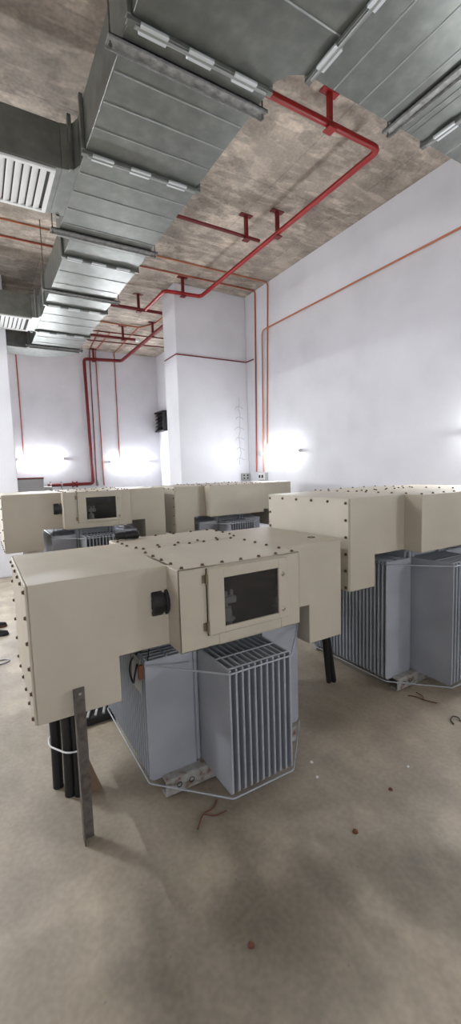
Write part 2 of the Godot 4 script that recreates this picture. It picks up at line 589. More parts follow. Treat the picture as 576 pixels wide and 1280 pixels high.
	# spacer bars over the fin tops
	for z in [0.275, 0.13]:
		obj("spacer_bar", boxmesh(Vector3(cx - 0.21, ft, z - 0.008), Vector3(cx + 0.21, ft + 0.006, z + 0.004), 0.002), M.rail, t, O)
	for x in [cx - 0.545, cx - 0.42, cx + 0.42, cx + 0.545]:
		obj("spacer_bar", boxmesh(Vector3(x - 0.006, ft, -1.01), Vector3(x + 0.006, ft + 0.006, -0.075), 0.002), M.rail, t, O)
	# thin tie rods that loop round the corners of the banks
	for y in [fb - 0.004, ft - 0.018]:
		var loop: Array = []
		for p in [[-0.56, -0.075], [-0.21, 0.291], [0.21, 0.291], [0.56, -0.075], [0.56, -1.012], [0.21, -1.381], [-0.21, -1.381], [-0.56, -1.012]]:
			loop.append(Vector3(cx + p[0], y, p[1]))
		st = mb()
		sweep(st, loop, 0.0052, 0.012, 8, true)
		obj("tie_rod", st, M.rail, t, O)
	if spec.get("plate", false):
		var px: float = cx - 0.572
		obj("terminal_plate", boxmesh(Vector3(px - 0.003, ft - 0.20, -0.26), Vector3(px + 0.003, ft + 0.01, -0.10), 0.002), M.boxgrey, t, O)
		st = mb()
		sweep(st, [Vector3(px - 0.012, ft - 0.02, -0.12), Vector3(px - 0.03, ft - 0.10, -0.13), Vector3(px - 0.02, ft - 0.17, -0.18), Vector3(px - 0.03, ft - 0.10, -0.23), Vector3(px - 0.012, ft - 0.015, -0.22), Vector3(px + 0.08, ft + 0.03, -0.20)], 0.006, 0.04, 8)
		obj("control_cable", st, M.rubber, t, O)
		obj("terminal_block", boxmesh(Vector3(px - 0.022, ft - 0.09, -0.085), Vector3(px + 0.006, ft - 0.01, -0.062), 0.003), M.rust, t, O)
	# --- skid: two drilled channels with rollers
	for z in [-0.025, -1.02]:
		st = mb()
		box(st, Vector3(cx - 0.485, 0.012, z), Vector3(cx + 0.485, 0.11, z + 0.010), 0.003)
		box(st, Vector3(cx - 0.485, 0.102, z - 0.06), Vector3(cx + 0.485, 0.112, z + 0.002), 0.002)
		box(st, Vector3(cx - 0.485, 0.012, z - 0.06), Vector3(cx + 0.485, 0.022, z + 0.002), 0.002)
		var ch := obj("skid_channel", st, M.skid, t, O)
		for x in [-0.40, -0.32, 0.32, 0.40]:
			var hole := mb()
			lathe(hole, Vector3(cx + x, 0.062, z + 0.0105), Vector3.BACK, [Vector2(0.017, 0), Vector2(0.017, 0.002), Vector2(0.013, 0.002), Vector2(0.012, -0.004), Vector2(0, -0.004)], 14)
			obj("bolt_hole", hole, M.dark, ch)
		for x in [-0.36, 0.36]:
			var wh := mb()
			rod(wh, Vector3(cx + x, 0.045, z - 0.055), Vector3(cx + x, 0.045, z - 0.005), 0.045, 18)
			obj("roller", wh, M.steel, t, O)
	return t

func window_door(t: Node3D, O: Vector3, hv0: float, T: float, fr: float) -> void:
	var x0 := hv0 + 0.165
	var x1 := hv0 + 0.71
	var y0 := T - 0.385
	var y1 := T - 0.014
	var wx0 := hv0 + 0.265
	var wx1 := hv0 + 0.637
	var wy0 := T - 0.350
	var wy1 := T - 0.074
	var st := mb()
	var z0 := fr + 0.003
	var z1 := fr + 0.022
	box(st, Vector3(x0, y0, z0), Vector3(wx0, y1, z1), 0.004)
	box(st, Vector3(wx1, y0, z0), Vector3(x1, y1, z1), 0.004)
	box(st, Vector3(wx0 - 0.005, y0, z0), Vector3(wx1 + 0.005, wy0, z1), 0.004)
	box(st, Vector3(wx0 - 0.005, wy1, z0), Vector3(wx1 + 0.005, y1, z1), 0.004)
	var door := obj("window_door", st, M.cream, t, O)
	obj("window_pane", boxmesh(Vector3(wx0 - 0.004, wy0 - 0.004, fr + 0.008), Vector3(wx1 + 0.004, wy1 + 0.004, fr + 0.012)), M.glass, door)
	# dark lining behind the pane, and the connections one sees through it
	obj("seal", boxmesh(Vector3(x0 - 0.004, y0 - 0.003, fr - 0.001), Vector3(x0 + 0.006, y1 + 0.002, fr + 0.004)), M.gasket, door)
	st = mb()
	box(st, Vector3(hv0 + 0.012, T - 0.44, -0.03), Vector3(hv0 + 0.80, T - 0.012, -0.02))
	obj("inner_panel", st, M.dark, t, O)
	for k in 2:
		var b := mb()
		var bx := hv0 + 0.345 + 0.40 * k
		var rings: Array = [Vector2(0.0, 0), Vector2(0.05, 0)]
		for i in 4:
			rings.append(Vector2(0.055 if i % 2 == 0 else 0.035, 0.02 + 0.03 * i))
			rings.append(Vector2(0.035, 0.035 + 0.03 * i))
		rings += [Vector2(0.03, 0.15), Vector2(0.012, 0.152), Vector2(0.012, 0.19), Vector2(0, 0.19)]
		lathe(b, Vector3(bx, T - 0.44, 0.05), Vector3.UP, rings, 16)
		var bu := obj("bushing", b, M.porcelain, t, O)
		var lug := mb()
		box(lug, Vector3(bx - 0.035, T - 0.265, 0.03), Vector3(bx + 0.06, T - 0.225, 0.075), 0.004)
		rod(lug, Vector3(bx, T - 0.225, 0.05), Vector3(bx, T - 0.195, 0.05), 0.01, 8)
		rod(lug, Vector3(bx + 0.04, T - 0.225, 0.05), Vector3(bx + 0.04, T - 0.19, 0.05), 0.01, 8)
		obj("cable_lug", lug, M.porcelain, bu)
	for y in [y1 - 0.055, y0 + 0.05]:
		var h := mb()
		rod(h, Vector3(x0 - 0.006, y - 0.028, fr + 0.016), Vector3(x0 - 0.006, y + 0.028, fr + 0.016), 0.0075, 10)
		box(h, Vector3(x0 - 0.028, y - 0.022, fr), Vector3(x0 - 0.006, y + 0.022, fr + 0.006), 0.002)
		rod(h, Vector3(x0 - 0.02, y - 0.012, fr + 0.005), Vector3(x0 - 0.02, y - 0.012, fr + 0.009), 0.005, 8)
		rod(h, Vector3(x0 - 0.02, y + 0.012, fr + 0.005), Vector3(x0 - 0.02, y + 0.012, fr + 0.009), 0.005, 8)
		obj("hinge", h, M.brass, door)
	for y in [y1 - 0.10, y0 + 0.055]:
		var l := mb()
		lathe(l, Vector3(x1 - 0.04, y, fr + 0.02), Vector3.BACK, [Vector2(0.014, 0), Vector2(0.014, 0.004), Vector2(0.010, 0.007), Vector2(0.006, 0.007), Vector2(0.005, 0.004), Vector2(0, 0.004)], 14)
		var lk := obj("door_lock", l, M.chrome, door)
		tag(lk, "chrome turn lock")

func horn(t: Node3D, O: Vector3, at: Vector3) -> void:
	var st := mb()
	lathe(st, at, Vector3.LEFT, [Vector2(0, 0), Vector2(0.080, 0), Vector2(0.082, 0.004), Vector2(0.082, 0.014), Vector2(0.078, 0.018), Vector2(0.070, 0.020), Vector2(0.070, 0.030), Vector2(0.078, 0.032), Vector2(0.080, 0.038), Vector2(0.080, 0.088), Vector2(0.076, 0.095), Vector2(0.062, 0.097), Vector2(0.060, 0.090), Vector2(0.050, 0.090), Vector2(0.048, 0.096), Vector2(0.034, 0.096), Vector2(0.032, 0.091), Vector2(0.014, 0.091), Vector2(0.012, 0.096), Vector2(0, 0.096)], 28)
	var h := obj("horn", st, M.black, t, O)
	tag(h, "round black alarm horn")
	st = mb()
	sweep(st, [at + Vector3(-0.055, -0.075, 0), at + Vector3(-0.055, -0.11, 0.004), at + Vector3(-0.05, -0.16, 0.0), at + Vector3(-0.075, -0.21, -0.006), at + Vector3(-0.10, -0.26, -0.02), at + Vector3(-0.10, -0.36, -0.06)], 0.0035, 0.03, 6)
	obj("horn_wire", st, M.dark, h)
	st = mb()
	lathe(st, at + Vector3(-0.055, -0.074, 0), Vector3.DOWN, [Vector2(0.009, -0.01), Vector2(0.009, 0.012), Vector2(0.004, 0.016), Vector2(0, 0.016)], 8)
	obj("wire_gland", st, M.black, h)

# ---------------------------------------------------------------- ducts
func bead(st: SurfaceTool, a: Vector3, b: Vector3, r: float) -> void:
	rod(st, a, b, r, 6)

func duct_flange(duct: Node3D, lo: Vector3, hi: Vector3, axis: int, at: float, clips: bool) -> void:
	# a frame of angle round the duct at a place along its axis, and bright clips that straddle it underneath
	var st := mb()
	var g := 0.032
	var a := lo
	var b := hi
	a[axis] = at - 0.022
	b[axis] = at + 0.022
	var u := 0 if axis == 2 else 2
	box(st, Vector3(a) - Vector3(0, g, 0) - vec(u, g), b + vec(u, g) - Vector3(0, hi.y - lo.y, 0), 0.004)
	box(st, Vector3(a) - vec(u, g), b - vec(u, b[u] - lo[u]) + Vector3(0, g, 0), 0.004)
	box(st, a + vec(u, hi[u] - lo[u]), b + vec(u, g) + Vector3(0, g, 0), 0.004)
	var fl := obj("flange", st, M.galv, duct)
	if clips:
		var span := hi[u] - lo[u]
		for k in [0.14, 0.46, 0.80]:
			var ca := a
			var cb := b
			ca[axis] = at - 0.034
			cb[axis] = at + 0.034
			ca[u] = lo[u] + span * k - 0.09
			cb[u] = lo[u] + span * k + 0.09
			ca.y = lo.y - g - 0.008
			cb.y = lo.y - g + 0.012
			obj("flange_clip", boxmesh(ca, cb, 0.003), M.clip, fl)
		var bar := mb()
		var p := a
		var q := b
		p[axis] = at
		q[axis] = at
		p.y = lo.y - g - 0.002
		q.y = lo.y - g - 0.002
		p[u] = lo[u] + 0.02
		q[u] = hi[u] - 0.02
		rod(bar, p, q, 0.012, 8)
		obj("joint_bar", bar, M.bright, fl)

func vec(axis: int, v: float) -> Vector3:
	var r := Vector3.ZERO
	r[axis] = v
	return r

func duct_beads(duct: Node3D, x0: float, x1: float, y: float, zs: Array) -> void:
	for z in zs:
		var st := mb()
		bead(st, Vector3(x0 + 0.012, y, z), Vector3(x1 - 0.012, y, z), 0.0065)
		obj("stiffening_bead", st, M.bright, duct)

func hanger(label: String, x0: float, x1: float, y: float, z: float, along_z := false) -> void:
	# a channel under the duct carried by two threaded rods
	var mid := Vector3((x0 + x1) / 2, y, z) if not along_z else Vector3(z, y, (x0 + x1) / 2)
	var h := (x1 - x0) / 2
	var t := thing("duct_hanger", label, "hanger", mid)
	var st := mb()
	var d := Vector3(h, 0, 0) if not along_z else Vector3(0, 0, h)
	var s := Vector3(0, 0, 0.045) if not along_z else Vector3(0.045, 0, 0)
	box(st, -d - s + Vector3(0, -0.012, 0), d + s + Vector3(0, 0.0, 0), 0.002)
	box(st, -d - s + Vector3(0, -0.030, 0), d - s * 0.85 + Vector3(0, 0, 0), 0.002)
	box(st, -d + s * 0.85 + Vector3(0, -0.030, 0), d + s + Vector3(0, 0, 0), 0.002)
	obj("channel", st, M.channel, t)
	for k in [-1.0, 1.0]:
		var rd := mb()
		var p: Vector3 = d * (k * (1.0 - 0.022 / h))
		rod(rd, p + Vector3(0, -0.05, 0), p + Vector3(0, CEIL - y, 0), 0.006, 8)
		rod(rd, p + Vector3(0, -0.042, 0), p + Vector3(0, -0.030, 0), 0.013, 6)
		obj("threaded_rod", rd, M.steel, t)

func louvre(label: String, x0: float, x1: float, y: float, z0: float, z1: float) -> void:
	var t := thing("air_grille", label, "grille", Vector3((x0 + x1) / 2, y, (z0 + z1) / 2), "supply air grilles")
	var hx := (x1 - x0) / 2
	var hz := (z1 - z0) / 2
	var st := mb()
	var f := 0.04
	box(st, Vector3(-hx, -0.022, -hz), Vector3(hx, 0, -hz + f), 0.004)
	box(st, Vector3(-hx, -0.022, hz - f), Vector3(hx, 0, hz), 0.004)
	box(st, Vector3(-hx, -0.022, -hz + f - 0.002), Vector3(-hx + f, 0, hz - f + 0.002), 0.004)
	box(st, Vector3(hx - f, -0.022, -hz + f - 0.002), Vector3(hx, 0, hz - f + 0.002), 0.004)
	obj("grille_frame", st, M.grille, t)
	obj("damper", boxmesh(Vector3(-hx + 0.01, -0.002, -hz + 0.01), Vector3(hx - 0.01, 0, hz - 0.01)), M.dark, t)
	var blade := once("grille_blade_%.2f" % hz, func():
		var b := mb()
		prism(b, PackedVector2Array([Vector2(-0.030, -0.020), Vector2(-0.022, -0.021), Vector2(0.026, -0.006), Vector2(0.022, -0.003)]), -hz + f, hz - f)
		return b)
	var n := int((2 * hx - 2 * f) / 0.066)
	for k in n:
		inst("louvre_blade", blade, M.grille, t, Vector3(-hx + f + 0.035 + k * 0.066, 0, 0))

# ---------------------------------------------------------------- pipes
func pipe(called: String, label: String, pts: Array, r: float, mat: Material, fillet := 0.06, category := "pipe", sides := 14) -> MeshInstance3D:
	var st := mb()
	var at: Vector3 = pts[0]
	sweep(st, pts.map(func(p): return p - at), r, fillet, sides)
	var o := obj(called, st, mat, self, at)
	tag(o, label, category)
	return o

func pipe_hanger(label: String, at: Vector3, drop: float, r: float, mat: Material) -> void:
	# ceiling plate, post and a saddle under the pipe
	var t := thing("pipe_hanger", label, "hanger", Vector3(at.x, CEIL, at.z), "red pipe hangers")
	obj("ceiling_plate", boxmesh(Vector3(-0.10, -0.016, -0.04), Vector3(0.10, 0, 0.04), 0.003), mat, t)
	obj("post", boxmesh(Vector3(-0.024, -drop - r - 0.02, -0.024), Vector3(0.024, -0.014, 0.024), 0.003), mat, t)
	obj("saddle", boxmesh(Vector3(-0.05, -drop - r - 0.024, -0.05), Vector3(0.05, -drop - r - 0.008, 0.05), 0.003), mat, t)

# ---------------------------------------------------------------- scene
func _ready() -> void:
	# camera
	var cam := Camera3D.new()
	cam.name = "camera"
	var pitch := deg_to_rad(5.646)
	var yaw := deg_to_rad(30.562)
	var roll := deg_to_rad(-1.7695)
	var fw := Vector3(sin(yaw) * cos(pitch), -sin(pitch), -cos(yaw) * cos(pitch))
	var rt := Vector3(cos(yaw), 0, sin(yaw))
	var up := rt.cross(fw)
	var r2 := rt * cos(roll) + up * sin(roll)
	var u2 := up * cos(roll) - rt * sin(roll)
	cam.transform = Transform3D(Basis(r2, u2, -fw), Vector3(0, 1.9, 0))
	cam.fov = rad_to_deg(2.0 * atan(640.0 / 531.37))
	cam.near = 0.05
	cam.far = 60.0
	add_child(cam)
	cam.current = true
	# a closed room: the sky gives nothing, the lamps everything
	var we := WorldEnvironment.new()
	we.name = "environment"
	var env := Environment.new()
	env.background_mode = Environment.BG_COLOR
	env.background_color = Color(0.02, 0.02, 0.02)
	env.ambient_light_source = Environment.AMBIENT_SOURCE_DISABLED
	env.tonemap_mode = Environment.TONE_MAPPER_LINEAR
	env.tonemap_exposure = 2.0
	env.sdfgi_enabled = true
	env.ssao_enabled = true
	env.ssil_enabled = true
	we.environment = env
	add_child(we)
	materials()
	room()
	lamps()
	ducts()
	pipes()
	transformers()
	clutter()

func room() -> void:
	var th := 0.2
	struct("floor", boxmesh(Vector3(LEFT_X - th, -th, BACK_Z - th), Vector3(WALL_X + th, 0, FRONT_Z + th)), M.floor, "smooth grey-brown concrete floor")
	struct("ceiling", boxmesh(Vector3(LEFT_X - th, CEIL, BACK_Z - th), Vector3(WALL_X + th, CEIL + th, FRONT_Z + th)), M.ceiling, "raw stained concrete ceiling")
	struct("wall_right", boxmesh(Vector3(WALL_X, 0, BACK_Z - th), Vector3(WALL_X + th, CEIL, FRONT_Z + th)), M.wall, "long white plastered side wall")
	struct("wall_back", boxmesh(Vector3(LEFT_X - th, 0, BACK_Z - th), Vector3(WALL_X, CEIL, BACK_Z)), M.wall, "white plastered far wall")
	struct("wall_left", boxmesh(Vector3(LEFT_X - th, 0, BACK_Z), Vector3(LEFT_X, CEIL, FRONT_Z + th)), M.wall, "white plastered wall out of view")
	struct("wall_front", boxmesh(Vector3(LEFT_X, 0, FRONT_Z), Vector3(WALL_X, CEIL, FRONT_Z + th)), M.wall, "white plastered wall behind the viewer")
	struct("wall_pier", boxmesh(Vector3(3.56, 0, -8.56), Vector3(WALL_X, CEIL, -7.93), 0.008), M.wall, "broad white pier against the right wall")
	struct("wall_pillar", boxmesh(Vector3(-1.6, 0, -9.75), Vector3(0.655, CEIL, -9.02), 0.008), M.wall, "white pillar at the left edge")

func lamps() -> void:
	lamp(Vector3(WALL_X, 2.22, -6.76), Vector3.FORWARD, Vector3.LEFT, 0.17, "white fluorescent batten on the right wall beside the broad pier")
	lamp(Vector3(WALL_X, 2.28, -2.36), Vector3.FORWARD, Vector3.LEFT, 0.55, "white fluorescent batten on the right wall at the right edge of the picture")
	lamp(Vector3(WALL_X, 2.25, 1.7), Vector3.FORWARD, Vector3.LEFT, 0.55, "white fluorescent batten on the right wall behind the viewer")
	lamp(Vector3(4.15, 2.26, BACK_Z), Vector3.RIGHT, Vector3.BACK, 0.75, "white fluorescent batten on the far wall right of the thick red downpipe")
	lamp(Vector3(1.60, 2.37, BACK_Z), Vector3.RIGHT, Vector3.BACK, 0.75, "white fluorescent batten on the far wall above the grey cabinet")
	lamp(Vector3(-0.65, 2.3, -9.02), Vector3.RIGHT, Vector3.BACK, 1.0, "white fluorescent batten on the white pillar at the left edge")
	lamp(Vector3(LEFT_X, 2.25, -10.5), Vector3.FORWARD, Vector3.RIGHT, 0.72, "added unseen white fluorescent batten on the left wall at the far end")  # unseen fill lamp, added to brighten the room from the left
	lamp(Vector3(LEFT_X, 2.25, -5.5), Vector3.FORWARD, Vector3.RIGHT, 0.72, "added unseen white fluorescent batten on the left wall nearer the viewer")  # second added fill lamp on the left, also out of view
	lamp(Vector3(-2.9, CEIL, -6.5), Vector3.FORWARD, Vector3.DOWN, 2.8, "added unseen white fluorescent batten on the ceiling over the left side")  # added overhead fill, out of view, to brighten the transformer tops
	lamp(Vector3(-0.6, 2.25, FRONT_Z), Vector3.RIGHT, Vector3.FORWARD, 0.8, "added unseen white fluorescent batten on the wall behind the viewer")  # added fill behind the viewer, to brighten the front faces

func ducts() -> void:
	var B := 4.6
	var H := 5.0
	# main run, with the tee towards the right wall and the bend at the far end
	var t := thing("air_duct", "large galvanised steel air duct with flanged joints running down the room", "duct", Vector3.ZERO)
	var st := mb()
	prism(st, PackedVector2Array([Vector2(1.0, -1.1), Vector2(1.0, -2.68), Vector2(2.0, -2.68), Vector2(2.02, -2.60), Vector2(2.07, -2.52), Vector2(2.16, -2.47), Vector2(2.2, -2.46), Vector2(2.2, -1.1)]), B, H, 0.004, true)
	obj("duct_section", st, M.galv, t)
	for s in [[0.99, 2.02, -2.68, -3.89], [0.99, 2.04, -3.89, -5.36], [1.13, 2.05, -5.36, -5.76], [1.13, 2.06, -5.76, -7.45], [1.15, 2.10, -7.45, -8.85], [1.17, 2.12, -8.85, -10.0]]:
		obj("duct_section", boxmesh(Vector3(s[0], B, s[3]), Vector3(s[1], H, s[2]), 0.004), M.galv, t)
	var bend := PackedVector2Array([Vector2(1.18, -10.0), Vector2(2.14, -10.0)])
	for k in 9:
		var a := k / 8.0 * PI / 2
		bend.append(Vector2(1.32 + 0.82 * cos(a), -10.05 - 0.72 * sin(a)))
	bend.append(Vector2(-1.2, -10.74))
	bend.append(Vector2(-1.2, -10.14))
	bend.append(Vector2(1.10, -10.14))
	st = mb()
	prism(st, bend, B, H, 0.0, true)
	obj("bend", st, M.galv, t)
	for f in [[1.0, 2.0, -2.68, true], [0.99, 2.03, -3.89, true], [1.13, 2.05, -5.76, true], [1.13, 2.08, -7.45, true], [1.16, 2.11, -8.85, true], [1.18, 2.12, -10.0, false]]:
		duct_flange(t, Vector3(f[0], B, 0), Vector3(f[1], H, 0), 2, f[2], f[3])
	duct_beads(t, 1.0, 2.2, B, [-2.15, -1.62])
	duct_beads(t, 0.99, 2.02, B, [-3.06, -3.33, -3.60])
	duct_beads(t, 0.99, 2.04, B, [-4.17, -4.46, -4.76, -5.05])
	duct_beads(t, 1.13, 2.06, B, [-6.2, -6.6, -7.0])
	duct_beads(t, 1.15, 2.10, B, [-7.9, -8.3])
	duct_beads(t, 1.17, 2.12, B, [-9.2, -9.6])
	# the run that crosses towards the right wall
	var c := thing("air_duct", "galvanised cross duct overhead that runs to the right wall", "duct", Vector3.ZERO)
	for s in [[2.2, 3.28], [3.28, 4.36], [4.36, 5.19]]:
		obj("duct_section", boxmesh(Vector3(s[0] + 0.001, B, -2.46), Vector3(s[1] - 0.001, H, -1.1), 0.004), M.galv, c)
	for x in [2.2, 3.47, 4.7]:
		duct_flange(c, Vector3(0, B, -2.46), Vector3(0, H, -1.1), 0, x, true)
	for x in [2.42, 2.68, 2.94, 3.22, 3.75, 4.02, 4.3]:
		var s2 := mb()
		bead(s2, Vector3(x, B, -2.45), Vector3(x, B, -1.11), 0.0065)
		obj("stiffening_bead", s2, M.bright, c)
	# side branches with the grilles, joined to the main run by a curved boot
	for b in [["galvanised branch duct carrying the nearer white grille", -4.2, -4.93, 0.99, 0.37, 0.81], ["galvanised branch duct carrying the farther white grille", -8.2, -8.95, 1.15, 0.50, 1.02]]:
		var z0: float = b[1]
		var z1: float = b[2]
		var x1: float = b[3]
		var d := thing("branch_duct", b[0], "duct", Vector3.ZERO)
		st = mb()
		box(st, Vector3(-1.9, B, z1), Vector3(x1 - 0.13, H - 0.02, z0), 0.004)
		obj("duct_section", st, M.galv, d)
		st = mb()
		var boot := PackedVector2Array([Vector2(x1 - 0.13, z0), Vector2(x1 - 0.13, z1), Vector2(x1 - 0.002, z1 - 0.0), Vector2(x1 - 0.002, z0 + 0.12), Vector2(x1 - 0.03, z0 + 0.05), Vector2(x1 - 0.07, z0 + 0.012)])
		prism(st, boot, B + 0.002, H - 0.02, 0.0, true)
		obj("boot", st, M.galv, d)
		obj("flange", boxmesh(Vector3(x1 - 0.075, B - 0.012, z0 + 0.001), Vector3(x1 - 0.04, H + 0.05, z0 + 0.05), 0.004), M.galv, d)
		obj("flange", boxmesh(Vector3(x1 - 0.075, B - 0.012, z1 - 0.05), Vector3(x1 - 0.04, H + 0.05, z1 - 0.001), 0.004), M.galv, d)
		louvre("white louvred air grille under the " + ("nearer" if z0 > -5.0 else "farther") + " branch duct", b[4] - 0.85, b[5], B, z1 + 0.005, z0 - 0.02)
	hanger("bright channel hanger under the main duct nearest the viewer", 0.90, 2.10, B - 0.002, -2.86)
	hanger("bright channel hanger where the main duct grows narrower", 0.90, 2.13, B - 0.002, -5.22)
	hanger("channel hanger under the middle of the narrower main duct", 1.03, 2.16, B - 0.002, -6.9)
	hanger("channel hanger under the far end of the main duct", 1.07, 2.20, B - 0.002, -9.85)
	hanger("bright channel hanger under the cross duct", -2.54, -1.02, B - 0.002, 3.08, true)

func pipes() -> void:
	var P := 5.25
	var R := 0.034
	# sprinkler main: out from over the duct, along the right side, round the pier, to the far wall and down
	pipe("sprinkler_pipe", "thick bright red pipe with a square corner crossing the ceiling near the right wall",
		[Vector3(1.7, P, -3.36), Vector3(3.95, P, -3.34), Vector3(3.98, P, -7.62), Vector3(3.26, P, -7.68), Vector3(3.26, P, -8.72)], R, M.red, 0.09)
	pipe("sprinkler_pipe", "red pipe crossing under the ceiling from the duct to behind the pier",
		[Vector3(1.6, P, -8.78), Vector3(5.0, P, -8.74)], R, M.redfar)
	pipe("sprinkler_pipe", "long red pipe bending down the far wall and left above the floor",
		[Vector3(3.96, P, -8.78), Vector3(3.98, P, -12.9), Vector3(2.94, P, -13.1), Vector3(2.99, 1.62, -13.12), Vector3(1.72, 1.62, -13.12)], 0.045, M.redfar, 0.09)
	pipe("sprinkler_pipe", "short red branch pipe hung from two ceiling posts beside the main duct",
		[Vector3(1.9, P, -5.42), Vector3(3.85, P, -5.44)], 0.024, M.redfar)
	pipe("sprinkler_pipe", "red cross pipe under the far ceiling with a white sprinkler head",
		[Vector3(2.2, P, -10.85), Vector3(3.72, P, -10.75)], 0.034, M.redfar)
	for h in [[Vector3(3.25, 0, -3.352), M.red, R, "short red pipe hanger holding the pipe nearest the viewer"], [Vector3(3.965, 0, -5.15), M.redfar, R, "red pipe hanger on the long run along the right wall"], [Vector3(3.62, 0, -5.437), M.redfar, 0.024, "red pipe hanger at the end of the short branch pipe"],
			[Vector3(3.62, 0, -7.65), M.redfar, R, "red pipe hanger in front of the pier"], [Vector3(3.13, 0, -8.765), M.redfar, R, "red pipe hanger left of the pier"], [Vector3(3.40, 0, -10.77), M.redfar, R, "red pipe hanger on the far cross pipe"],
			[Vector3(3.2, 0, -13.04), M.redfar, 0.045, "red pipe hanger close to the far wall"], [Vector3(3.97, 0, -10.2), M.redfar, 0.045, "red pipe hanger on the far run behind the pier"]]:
		pipe_hanger(h[3], h[0], CEIL - P, h[2], h[1])
	var sp := thing("fire_sprinkler", "small white sprinkler head at the end of the far cross pipe", "sprinkler", Vector3(3.76, P, -10.75))
	var st := mb()
	lathe(st, Vector3(0, -0.05, 0), Vector3.UP, [Vector2(0, 0), Vector2(0.05, 0.01), Vector2(0.07, 0.05), Vector2(0.05, 0.09), Vector2(0, 0.1)], 14)
	obj("deflector", st, M.white, sp)
	# valve and flanges on the low run
	var v := thing("pipe_valve", "red flanged valve on the low pipe at the far wall", "valve", Vector3(2.46, 1.62, -13.12))
	st = mb()
	lathe(st, Vector3(-0.07, 0, 0), Vector3.RIGHT, [Vector2(0, 0), Vector2(0.09, 0), Vector2(0.09, 0.02), Vector2(0.06, 0.03), Vector2(0.06, 0.11), Vector2(0.09, 0.12), Vector2(0.09, 0.14), Vector2(0, 0.14)], 16)
	obj("valve_body", st, M.redfar, v)
	for x in [[1.80, "leftmost pipe clamp on the low red pipe at the far wall"], [2.10, "pipe clamp between valve and cabinet on the low red pipe"], [3.13, "pipe clamp near the foot of the far downpipe"]]:
		var cl := thing("pipe_clamp", x[1], "clamp", Vector3(x[0], 1.62, -13.12))
		st = mb()
		rod(st, Vector3(-0.02, 0, 0), Vector3(0.02, 0, 0), 0.062, 14)
		box(st, Vector3(-0.02, -0.10, -0.075), Vector3(0.02, 0.10, -0.055), 0.003)
		obj("clamp_ring", st, M.boxgrey, cl)
	# conduits: orange on the near ceiling and right wall, redder further off
	var W := WALL_X - 0.017
	var C := CEIL - 0.018
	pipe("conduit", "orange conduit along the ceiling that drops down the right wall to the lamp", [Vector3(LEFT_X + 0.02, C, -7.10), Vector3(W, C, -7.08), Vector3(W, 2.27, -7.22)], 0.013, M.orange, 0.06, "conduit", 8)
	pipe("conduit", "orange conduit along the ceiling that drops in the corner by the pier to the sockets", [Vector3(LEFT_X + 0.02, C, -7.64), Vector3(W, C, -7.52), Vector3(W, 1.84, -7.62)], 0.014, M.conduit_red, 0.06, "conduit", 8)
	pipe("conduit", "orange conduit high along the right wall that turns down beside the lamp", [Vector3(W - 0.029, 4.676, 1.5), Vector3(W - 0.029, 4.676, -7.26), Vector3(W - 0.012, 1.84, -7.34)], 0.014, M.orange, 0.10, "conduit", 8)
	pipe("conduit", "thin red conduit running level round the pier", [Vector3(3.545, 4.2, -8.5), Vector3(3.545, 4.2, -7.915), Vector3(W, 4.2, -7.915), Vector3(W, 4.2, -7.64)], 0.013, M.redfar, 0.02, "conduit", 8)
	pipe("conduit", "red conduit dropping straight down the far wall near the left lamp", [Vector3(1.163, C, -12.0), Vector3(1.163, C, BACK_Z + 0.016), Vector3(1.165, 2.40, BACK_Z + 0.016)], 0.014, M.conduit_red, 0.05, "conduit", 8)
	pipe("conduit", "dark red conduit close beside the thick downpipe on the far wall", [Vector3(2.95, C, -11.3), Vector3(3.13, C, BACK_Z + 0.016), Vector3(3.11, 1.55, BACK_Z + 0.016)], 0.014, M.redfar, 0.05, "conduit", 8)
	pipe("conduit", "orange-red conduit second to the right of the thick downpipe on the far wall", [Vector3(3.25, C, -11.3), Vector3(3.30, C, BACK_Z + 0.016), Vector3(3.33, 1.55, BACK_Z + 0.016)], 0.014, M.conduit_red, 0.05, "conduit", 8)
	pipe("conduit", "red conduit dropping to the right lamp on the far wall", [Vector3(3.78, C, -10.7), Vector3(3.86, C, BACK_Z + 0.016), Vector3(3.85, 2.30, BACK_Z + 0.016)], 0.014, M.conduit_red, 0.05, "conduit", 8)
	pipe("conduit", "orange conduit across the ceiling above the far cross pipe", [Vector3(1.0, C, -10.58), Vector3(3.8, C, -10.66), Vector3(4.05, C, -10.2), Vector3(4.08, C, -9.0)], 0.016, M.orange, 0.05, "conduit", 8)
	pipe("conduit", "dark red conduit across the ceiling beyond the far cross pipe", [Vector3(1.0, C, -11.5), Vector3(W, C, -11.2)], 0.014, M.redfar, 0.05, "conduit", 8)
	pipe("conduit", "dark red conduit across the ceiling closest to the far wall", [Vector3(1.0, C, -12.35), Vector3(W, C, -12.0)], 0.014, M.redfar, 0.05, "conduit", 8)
	# small sockets at the foot of the conduits
	var sb := thing("junction_box", "grey junction box on the right wall under the conduits", "junction box", Vector3(WALL_X, 1.745, -7.36))
	obj("box_body", boxmesh(Vector3(-0.07, -0.085, -0.14), Vector3(0, 0.085, 0.14), 0.008), M.boxgrey, sb)
	obj("box_cover", boxmesh(Vector3(-0.082, -0.07, -0.125), Vector3(-0.07, 0.07, 0.125), 0.005), M.white, sb)
	for k in 2:
		obj("switch", boxmesh(Vector3(-0.092, -0.03, -0.075 + 0.1 * k), Vector3(-0.081, 0.03, -0.025 + 0.1 * k), 0.003), M.dark, sb)
	var so := thing("socket_outlet", "twin grey socket outlet on the corner of the pier beside the junction box", "socket", Vector3(5.08, 1.745, -7.93))
	obj("socket_body", boxmesh(Vector3(-0.10, -0.075, 0), Vector3(0.10, 0.075, 0.05), 0.008), M.boxgrey, so)
